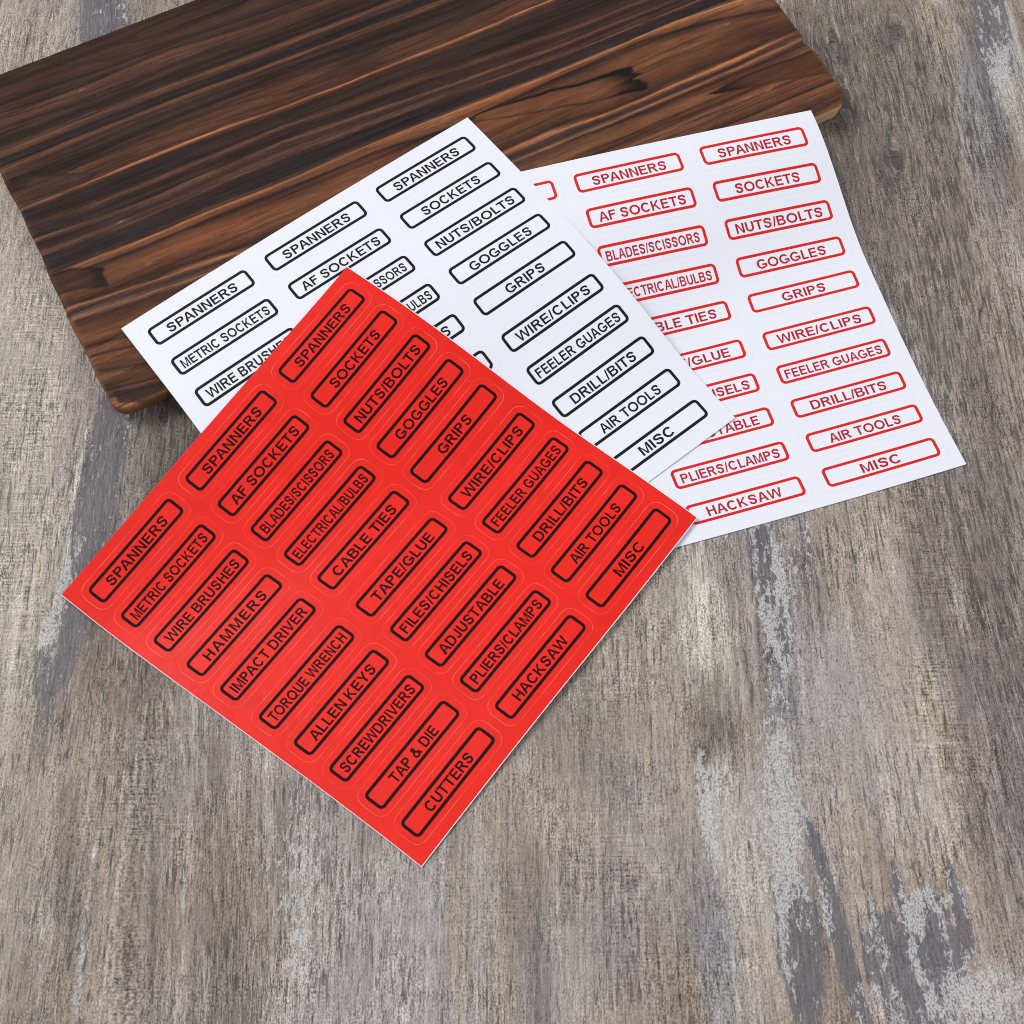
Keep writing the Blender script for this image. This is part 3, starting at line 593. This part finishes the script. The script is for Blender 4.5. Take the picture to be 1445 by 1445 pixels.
def rrect(w, h, r, seg=6, step=.003):
    """outline of a rounded rectangle centred on 0, counter-clockwise, long sides cut into short steps"""
    pts = []
    for (cx, cy, a0) in ((w / 2 - r, h / 2 - r, 0), (-w / 2 + r, h / 2 - r, 90), (-w / 2 + r, -h / 2 + r, 180), (w / 2 - r, -h / 2 + r, 270)):
        for k in range(seg + 1):
            a = math.radians(a0 + 90 * k / seg); pts.append((cx + r * math.cos(a), cy + r * math.sin(a)))
    out = []
    for i, p in enumerate(pts):
        q = pts[(i + 1) % len(pts)]; out.append(p)
        n = int(math.hypot(q[0] - p[0], q[1] - p[1]) / step)
        for j in range(1, n + 1): out.append((p[0] + (q[0] - p[0]) * j / (n + 1), p[1] + (q[1] - p[1]) * j / (n + 1)))
    return np.array(out)

def ring_mesh(sh, cx, cy, outer, inner, h):
    n = len(outer)
    uv = np.concatenate([outer, inner]) + [cx, cy]
    V = sh(uv, h); i = np.arange(n); nx = (i + 1) % n
    return V, np.stack([i, nx, nx + n, i + n], 1).tolist()

def slab_mesh(sh, cx, cy, w, h, r, z0, z1):
    """rounded label piece: strips across its width plus a low skirt"""
    ys_n = 6; V = []; F = []
    xs = np.unique(np.concatenate([np.linspace(-w / 2, -w / 2 + r, 6), np.linspace(-w / 2 + r, w / 2 - r, 20), np.linspace(w / 2 - r, w / 2, 6)]))
    cols = []
    for x in xs:
        ex = max(0, abs(x) - (w / 2 - r)); hy = h / 2 - r + math.sqrt(max(r * r - ex * ex, 0))
        cols.append([(x, y) for y in np.linspace(-hy, hy, ys_n)])
    uv = np.array(cols).reshape(-1, 2); n = len(xs)
    V = sh(uv + [cx, cy], z1)
    F = grid_faces(n, ys_n)[:, ::-1].tolist()
    m = len(uv)
    ring = [i * ys_n for i in range(n)] + [(n - 1) * ys_n + j for j in range(1, ys_n)] + [i * ys_n + ys_n - 1 for i in range(n - 2, -1, -1)] + [j for j in range(ys_n - 2, 0, -1)]
    V2 = sh(uv[ring] + [cx, cy], z0); k = len(ring)
    for i in range(k): F.append([m + i, m + (i + 1) % k, ring[(i + 1) % k], ring[i]])
    return np.concatenate([V, V2]), F

# ------------------------------------------------------------------ letters (cap height 1), own plain sans-serif outlines
def arc(cx, cy, rx, ry, a0, a1, n=14, p=1.0):
    t = np.radians(np.linspace(a0, a1, n))
    f = lambda x: np.sign(x) * abs(x) ** p
    return [(cx + rx * f(math.cos(a)), cy + ry * f(math.sin(a))) for a in t]

def strip(pts, s):
    P = np.array(pts, float); n = len(P)
    T = np.gradient(P, axis=0); T /= np.linalg.norm(T, axis=1)[:, None]
    N = np.stack([-T[:, 1], T[:, 0]], 1)
    L, Rr = P + N * s / 2, P - N * s / 2
    return [L[0:1].tolist() and [tuple(L[i]), tuple(Rr[i]), tuple(Rr[i + 1]), tuple(L[i + 1])] for i in range(n - 1)]

def glyph(ch, s):
    """returns (width, quads/polygons list); a polygon may be (outer, [holes])"""
    P = []
    def rect(x0, y0, x1, y1): P.append([(x0, y0), (x1, y0), (x1, y1), (x0, y1)])
    if ch == 'A':
        w = .92; a = s * 1.12; b = s * .62; yt = .86
        xl = lambda y: a + (w / 2 - a) * y / yt
        P.append(([(0, 0), (a, 0), (xl(.26), .26), (w - xl(.26), .26), (w - a, 0), (w, 0), (w / 2 + b, 1), (w / 2 - b, 1)], [[(xl(.40), .40), (w - xl(.40), .40), (w / 2, yt)]]))
    elif ch == 'B':
        w = .78
        out = [(0, 0)] + arc(w - .30, .285, .30, .285, -90, 62, 12) + arc(w - .33, .755, .285, .245, -50, 90, 12) + [(0, 1)]
        h1 = [(s, s * .9)] + arc(w - .31, (s * .9 + .455) / 2, .31 - s, (.455 - s * .9) / 2, -90, 90, 8) + [(s, .455)]
        h2 = [(s, .455 + s * .85)] + arc(w - .35, (.455 + s * .85 + 1 - s * .9) / 2, .30 - s, (1 - s * .9 - .455 - s * .85) / 2, -90, 90, 8) + [(s, 1 - s * .9)]
        P.append((out, [h1, h2]))
    elif ch == 'C':
        w = .88; r = (w - s) / 2
        P += strip(arc(s / 2 + r, .5, r, .5 + .01 - s / 2, 38, 322, 26), s)
    elif ch == 'D':
        w = .82
        out = [(0, 0)] + arc(w - .42, .5, .42, .5, -90, 90, 18, .88) + [(0, 1)]
        P.append((out, [[(s, s * .9)] + arc(w - .42, .5, .42 - s, .5 - s * .9, -90, 90, 18, .88) + [(s, 1 - s * .9)]]))
    elif ch == 'E':
        w = .70; t = s * .92
        P.append([(0, 0), (w, 0), (w, t), (s, t), (s, .5 - t * .35), (w * .94, .5 - t * .35), (w * .94, .5 + t * .65), (s, .5 + t * .65), (s, 1 - t), (w * .98, 1 - t), (w * .98, 1), (0, 1)])
    elif ch == 'F':
        w = .64; t = s * .92
        P.append([(0, 0), (s, 0), (s, .46), (w * .9, .46), (w * .9, .46 + t), (s, .46 + t), (s, 1 - t), (w, 1 - t), (w, 1), (0, 1)])
    elif ch == 'G':
        w = .94; r = (w - s) / 2 - .01
        P += strip(arc(s / 2 + r, .5, r, .5 + .01 - s / 2, 38, 314, 26), s)
        rect(w - s - .01, .13, w - .01, .52); P.append([(w * .52, .52 - s * .9), (w - s - .01, .52 - s * .9), (w - s - .01, .52), (w * .52, .52)])
    elif ch == 'H':
        w = .76; P.append([(0, 0), (s, 0), (s, .45), (w - s, .45), (w - s, 0), (w, 0), (w, 1), (w - s, 1), (w - s, .45 + s * .9), (s, .45 + s * .9), (s, 1), (0, 1)])
    elif ch == 'I':
        w = s; rect(0, 0, s, 1)
    elif ch == 'J':
        w = .54; r = (w - s) / 2
        P += strip([(w - s / 2, 1), (w - s / 2, .6)] + arc(s / 2 + r, .30, r, .30 - s / 2, 0, -175, 14), s)
    elif ch == 'K':
        w = .82; P.append([(0, 0), (s, 0), (s, .33), (.30, .465), (w - .205, 0), (w, 0), (.42, .575), (w - .03, 1), (w - .235, 1), (s, .52), (s, 1), (0, 1)])
    elif ch == 'L':
        w = .60; t = s * .92; P.append([(0, 0), (w, 0), (w, t), (s, t), (s, 1), (0, 1)])
    elif ch == 'M':
        w = .90; q = s * .9
        P.append([(0, 0), (q, 0), (q, .80), (w / 2 - .075, 0), (w / 2 + .075, 0), (w - q, .80), (w - q, 0), (w, 0), (w, 1), (w - .2, 1), (w / 2, .22), (.2, 1), (0, 1)])
    elif ch == 'N':
        w = .76; q = s * .95
        P.append([(0, 0), (q, 0), (q, .74), (w - q * 1.1, 0), (w, 0), (w, 1), (w - q, 1), (w - q, .26), (q * 1.1, 1), (0, 1)])
    elif ch in 'OQ':
        w = 1.0; r = (w - s) / 2
        P += strip(arc(w / 2, .5, r, .51 - s / 2, 0, 360, 34), s)
        if ch == 'Q': P.append([(.52, .20), (.62, .29), (1.0, -.02), (.93, -.10)])
    elif ch in 'PR':
        w = .74 if ch == 'P' else .84; bw = .72 if ch == 'P' else .76; t = s * .9; yb = .42 if ch == 'P' else .44
        out = [(s, yb)] + arc(bw - .28, (1 + yb) / 2, .28, (1 - yb) / 2, -90, 90, 14) + [(0, 1), (0, 0), (s, 0)]
        P.append((out, [[(s, yb + t)] + arc(bw - .30, (1 + yb) / 2, .30 - s, (1 - yb) / 2 - t, -90, 90, 10) + [(s, 1 - t)]]))
        if ch == 'R': P.append([(.36, yb - .0001), (.36 + s * .1, yb - .02 + .0), (w - s * 1.25, 0), (w, 0), (.60, .40), (.52, yb - .0001)])
    elif ch == 'S':
        w = .76
        c = [(.745, .70), (.725, .80), (.64, .90), (.50, .942), (.38, .948), (.25, .935), (.13, .865), (.095, .755), (.13, .655), (.24, .587), (.39, .545), (.55, .500), (.655, .425), (.675, .30), (.62, .155), (.50, .075), (.375, .06), (.24, .078), (.12, .15), (.065, .26), (.055, .33)]
        c = np.array(c)
        c[:, 0] = .04 + s / 2 - .04 + (c[:, 0] - .055) / (.745 - .055) * (w - s - .0) ; c[:, 1] = .5 + (c[:, 1] - .5) * (1.02 - s) / .89
        t = np.linspace(0, len(c) - 1, 44); k = np.arange(len(c))
        # Catmull-Rom through the points
        def cr(a):
            i = np.clip(t.astype(int), 0, len(c) - 2); f = t - i
            g = lambda j: a[np.clip(j, 0, len(c) - 1)]
            return .5 * ((2 * g(i)) + (-g(i - 1) + g(i + 1)) * f + (2 * g(i - 1) - 5 * g(i) + 4 * g(i + 1) - g(i + 2)) * f ** 2 + (-g(i - 1) + 3 * g(i) - 3 * g(i + 1) + g(i + 2)) * f ** 3)
        P += strip(np.stack([cr(c[:, 0]), cr(c[:, 1])], 1), s)
    elif ch == 'T':
        w = .80; t = s * .92; P.append([(w / 2 - s / 2, 0), (w / 2 + s / 2, 0), (w / 2 + s / 2, 1 - t), (w, 1 - t), (w, 1), (0, 1), (0, 1 - t), (w / 2 - s / 2, 1 - t)])
    elif ch == 'U':
        w = .76; r = (w - s) / 2
        P += strip([(s / 2, 1), (s / 2, .72), (s / 2, .42)] + arc(w / 2, .36, r, .37 - s / 2, 180, 360, 18) + [(w - s / 2, .42), (w - s / 2, .72), (w - s / 2, 1)], s)
    elif ch == 'V':
        w = .90; P.append([(w / 2 - .085, 0), (w / 2 + .085, 0), (w, 1), (w - s * 1.1, 1), (w / 2, .2), (s * 1.1, 1), (0, 1)])
    elif ch == 'W':
        w = 1.26; q = s * 1.02
        P.append([(.245, 0), (.40, 0), (w / 2, .76), (w - .40, 0), (w - .245, 0), (w, 1), (w - q, 1), (w - .325, .25), (w / 2 + .08, 1), (w / 2 - .08, 1), (.325, .25), (q, 1), (0, 1)])
    elif ch == 'Y':
        w = .88; P.append([(w / 2 - s / 2, 0), (w / 2 + s / 2, 0), (w / 2 + s / 2, .42), (w, 1), (w - s * 1.2, 1), (w / 2, .55), (s * 1.2, 1), (0, 1), (w / 2 - s / 2, .42)])
    elif ch == '/':
        w = .36; P.append([(0, -.02), (s * .75, -.02), (w, 1.02), (w - s * .75, 1.02)])
    elif ch == '&':
        w = .88
        c = [(.84, .05), (.62, .30), (.36, .62), (.25, .78), (.28, .88), (.38, .93), (.48, .88), (.51, .78), (.45, .68), (.30, .56), (.14, .43), (.08, .28), (.13, .14), (.26, .07), (.42, .07), (.56, .15), (.67, .29), (.73, .44)]
        c = np.array(c); t = np.linspace(0, len(c) - 1, 46); k = np.arange(len(c))
        P += strip(np.stack([np.interp(t, k, c[:, 0]), np.interp(t, k, c[:, 1])], 1), s * .95)
    else:
        w = .34
    return w, P

def text_mesh(sh, cx, cy, text, f0, f1, bw, bh, stroke, cap, s, h):
    """letters laid out between the fractions f0..f1 of the printed box"""
    L = bw * (f1 - f0) / cap
    gl = [glyph(c, s) for c in text]
    nat = sum(g[0] for g in gl); n = len(text) - 1
    KERN = {'PA': -.09, 'FA': -.02, 'AT': -.03, 'TA': -.04, 'AW': -.04, 'AV': -.04, 'LT': -.03, 'LY': -.04, 'CK': -.03, 'DA': .03, 'AR': .0}
    def gap(a, b):
        if ' ' in (a, b): return .04
        g = .12
        if a in 'AVWYT/' or b in 'AVWYT/': g = .05
        if a in 'CGOQDSJ' and b in 'CGOQSJ': g = .09
        if a == 'R': g -= .045
        return g + KERN.get(a + b, 0)
    gaps = [gap(text[i], text[i + 1]) for i in range(n)]
    tot = nat + sum(gaps)
    sx = min(1.34 if len(text) == 4 else 1.13, L / (tot + n * .02))
    extra = (L - tot * sx) / max(n, 1)
    x = -bw / 2 + bw * f0; base = -bh / 2 + stroke + .00105
    V = []; F = []; zl = []
    lay = 0
    for i, (w, polys) in enumerate(gl):
        for poly in polys:
            lay = (lay + 1) % 5
            outer, holes = poly if isinstance(poly, tuple) else (poly, [])
            loops = [list(outer)] + holes
            # long straight edges are cut so the print follows the bend
            tri = tessellate_polygon([[Vector((p[0], p[1], 0)) for p in lp] for lp in loops])
            flat = [p for lp in loops for p in lp]
            o = len(V)
            V += [(x + p[0] * sx * cap, base + p[1] * cap) for p in flat]
            zl += [lay * 1.2e-6] * len(flat)
            for t in tri:
                a, b, c = (flat[j] for j in t)
                ar = (b[0] - a[0]) * (c[1] - a[1]) - (b[1] - a[1]) * (c[0] - a[0])
                if abs(ar) < 1e-9: continue
                F.append([o + t[0], o + t[1], o + t[2]] if ar > 0 else [o + t[0], o + t[2], o + t[1]])
        x += w * sx * cap
        if i < n: x += gaps[i] * sx * cap + extra * cap
    return sh(np.array(V) + [cx, cy], np.array(zl) + h), F

WORDS = [
 [('SPANNERS', .155, .85), ('METRIC SOCKETS', .065, .94), ('WIRE BRUSHES', .08, .93), ('HAMMERS', .145, .855), ('IMPACT DRIVER', .065, .935),
  ('TORQUE WRENCH', .055, .945), ('ALLEN KEYS', .125, .88), ('SCREWDRIVERS', .07, .935), ('TAP & DIE', .235, .775), ('CUTTERS', .225, .775)],
 [('SPANNERS', .155, .85), ('AF SOCKETS', .10, .915), ('BLADES/SCISSORS', .065, .935), ('ELECTRICAL/BULBS', .055, .945), ('CABLE TIES', .125, .88),
  ('TAPE/GLUE', .14, .865), ('FILES/CHISELS', .065, .925), ('ADJUSTABLE', .11, .88), ('PLIERS/CLAMPS', .07, .932), ('HACKSAW', .165, .81)],
 [('SPANNERS', .155, .85), ('SOCKETS', .195, .81), ('NUTS/BOLTS', .09, .915), ('GOGGLES', .18, .83), ('GRIPS', .30, .70),
  ('WIRE/CLIPS', .115, .885), ('FEELER GUAGES', .06, .94), ('DRILL/BITS', .16, .837), ('AIR TOOLS', .185, .82), ('MISC', .32, .67)]]
BW, BH, ST = .0571, .0109, .00150
OUT = rrect(BW, BH, .0026); INN = rrect(BW - 2 * ST, BH - 2 * ST, .0026 - ST)
# inner outline must have the same point count: rebuild it by insetting
def inset(w, h, r, d, seg=6, step=.003):
    a = rrect(w, h, r, seg, step)
    cx = np.clip(a[:, 0], -w / 2 + r, w / 2 - r); cy = np.clip(a[:, 1], -h / 2 + r, h / 2 - r)
    n = a - np.stack([cx, cy], 1); n /= np.linalg.norm(n, axis=1)[:, None]
    return a - n * d
INN = inset(BW, BH, .0026, ST)
CW, CH, CR = .0636, .0168, .0052

def build_sheet(k, label, m_face, m_border, m_text, m_cut, cut_w, noun):
    sh = Sheet(k)
    root = bpy.data.objects.new('sticker_sheet', None)
    scene.collection.objects.link(root)
    c = sh(np.array([[W / 2, -HH / 2]]))[0]
    root.location = (c[0], c[1], 0.0)
    root['label'] = label; root['category'] = 'sticker sheet'; root['group'] = 'tool label sticker sheets'
    def sub(a): return np.asarray(a) - np.array([c[0], c[1], 0])
    ed = .00028 if k == 0 else 0.00004
    V, F = plate('b', sh, 0, W, -HH, 0, 0, .00013, M_BACK, root)
    fast_mesh('backing_paper', sub(V), F, M_BACK, parent=root)
    lo = ed; hi = .00004
    V, F = plate('f', sh, lo, W - (.00045 if k == 0 else .00004), -HH + (.00040 if k == 0 else .00004), -hi, .00013, .00021, m_face, root)
    fast_mesh('vinyl_layer', sub(V), F, m_face, parent=root)
    T = .00021
    for j in range(3):
        for i in range(10):
            cx, cy = U0 + j * PX, -V0 - i * PY - (GAP if i >= 5 else 0)
            txt, f0, f1 = WORDS[j][i]
            V, F = slab_mesh(sh, cx, cy, CW, CH, CR, T - .00003, T + .00003)
            st = mesh_obj('sticker', sub(V), F, m_face, root)
            st['label'] = '%s sticker printed %s' % (noun, txt)
            V, F = ring_mesh(sh, cx, cy, inset(CW, CH, CR, -.00004), inset(CW, CH, CR, cut_w), T + .000038)
            mesh_obj('cut_line', sub(V), F, m_cut, st)
            V, F = ring_mesh(sh, cx, cy, OUT, INN, T + .00007)
            mesh_obj('printed_border', sub(V), F, m_border, st)
            V, F = text_mesh(sh, cx, cy, txt, f0, f1, BW, BH, ST, .0051, .188, T + .00007)
            mesh_obj('lettering', sub(V), F, m_text, st)
    return root

DASH = [(215, 250, 40, 90, .8), (200, 60, 60, 60, .5), (230, -60, 30, 90, .5), (-140, -170, 60, 60, .4), (-150, 20, 60, 70, .5), (215, 120, 40, 60, .5)]
FLECKS = [(118, -70, 10, 60, .55), (118, -150, 9, 40, .6), (128, -30, 8, 30, .5), (45, -60, 40, 40, .25), (196, -222, 26, 16, .6), (170, -190, 7, 30, .45), (190, -180, 20, 14, .4), (138, -5, 4, 40, .5), (148, -60, 4, 20, .4),
          (-205, -40, 8, 18, .6), (-212, -60, 6, 14, .5), (-85, -190, 12, 50, .45), (-95, -160, 12, 40, .4), (262, 250, 10, 40, .6), (255, 120, 8, 30, .25), (100, 0, 14, 30, .5), (100, -160, 16, 40, .5)]
PITS = [(150, -110, 32, 50, .75), (160, -70, 28, 30, .5), (118, -120, 16, 60, .5), (-215, -70, 10, 30, .6), (-10, -200, 50, 30, .35), (-10, -175, 20, 30, .3), (45, -110, 40, 40, .3), (105, 0, 20, 30, .5), (-225, -100, 18, 20, .4), (130, -180, 20, 30, .4)]
HATCH = [(-235, 60, 26, 100, .9), (-230, -60, 22, 60, .7), (-165, -150, 25, 18, .9), (-150, -115, 25, 20, .5), (45, -160, 30, 18, .8), (60, -205, 25, 20, .8), (10, -195, 30, 30, .4), (190, -50, 18, 60, .8), (190, -110, 20, 30, .8),
         (215, 50, 18, 80, .5), (250, 200, 16, 60, .5), (120, -105, 14, 50, .7), (-5, -180, 20, 20, .5), (-195, 270, 20, 30, .6), (45, -85, 30, 20, .5), (165, 20, 30, 30, .4)]

build_table()
build_board()
build_sheet(2, 'white sheet of red bordered labels with red lettering, rightmost and lowest in the pile', M_WHITE, M_REDP, M_REDT, M_CUT_W, .00005, 'white')
build_sheet(1, 'white sheet of black bordered labels with black lettering, between the other two sheets', M_WHITE, M_BLACK_W, M_BLACK_W, M_CUT_W, .00005, 'white')
build_sheet(0, 'bright red sheet of black printed labels, lying on top of the two white sheets', M_RED, M_BLACK_R, M_BLACK_R, M_CUT_R, .00008, 'red')
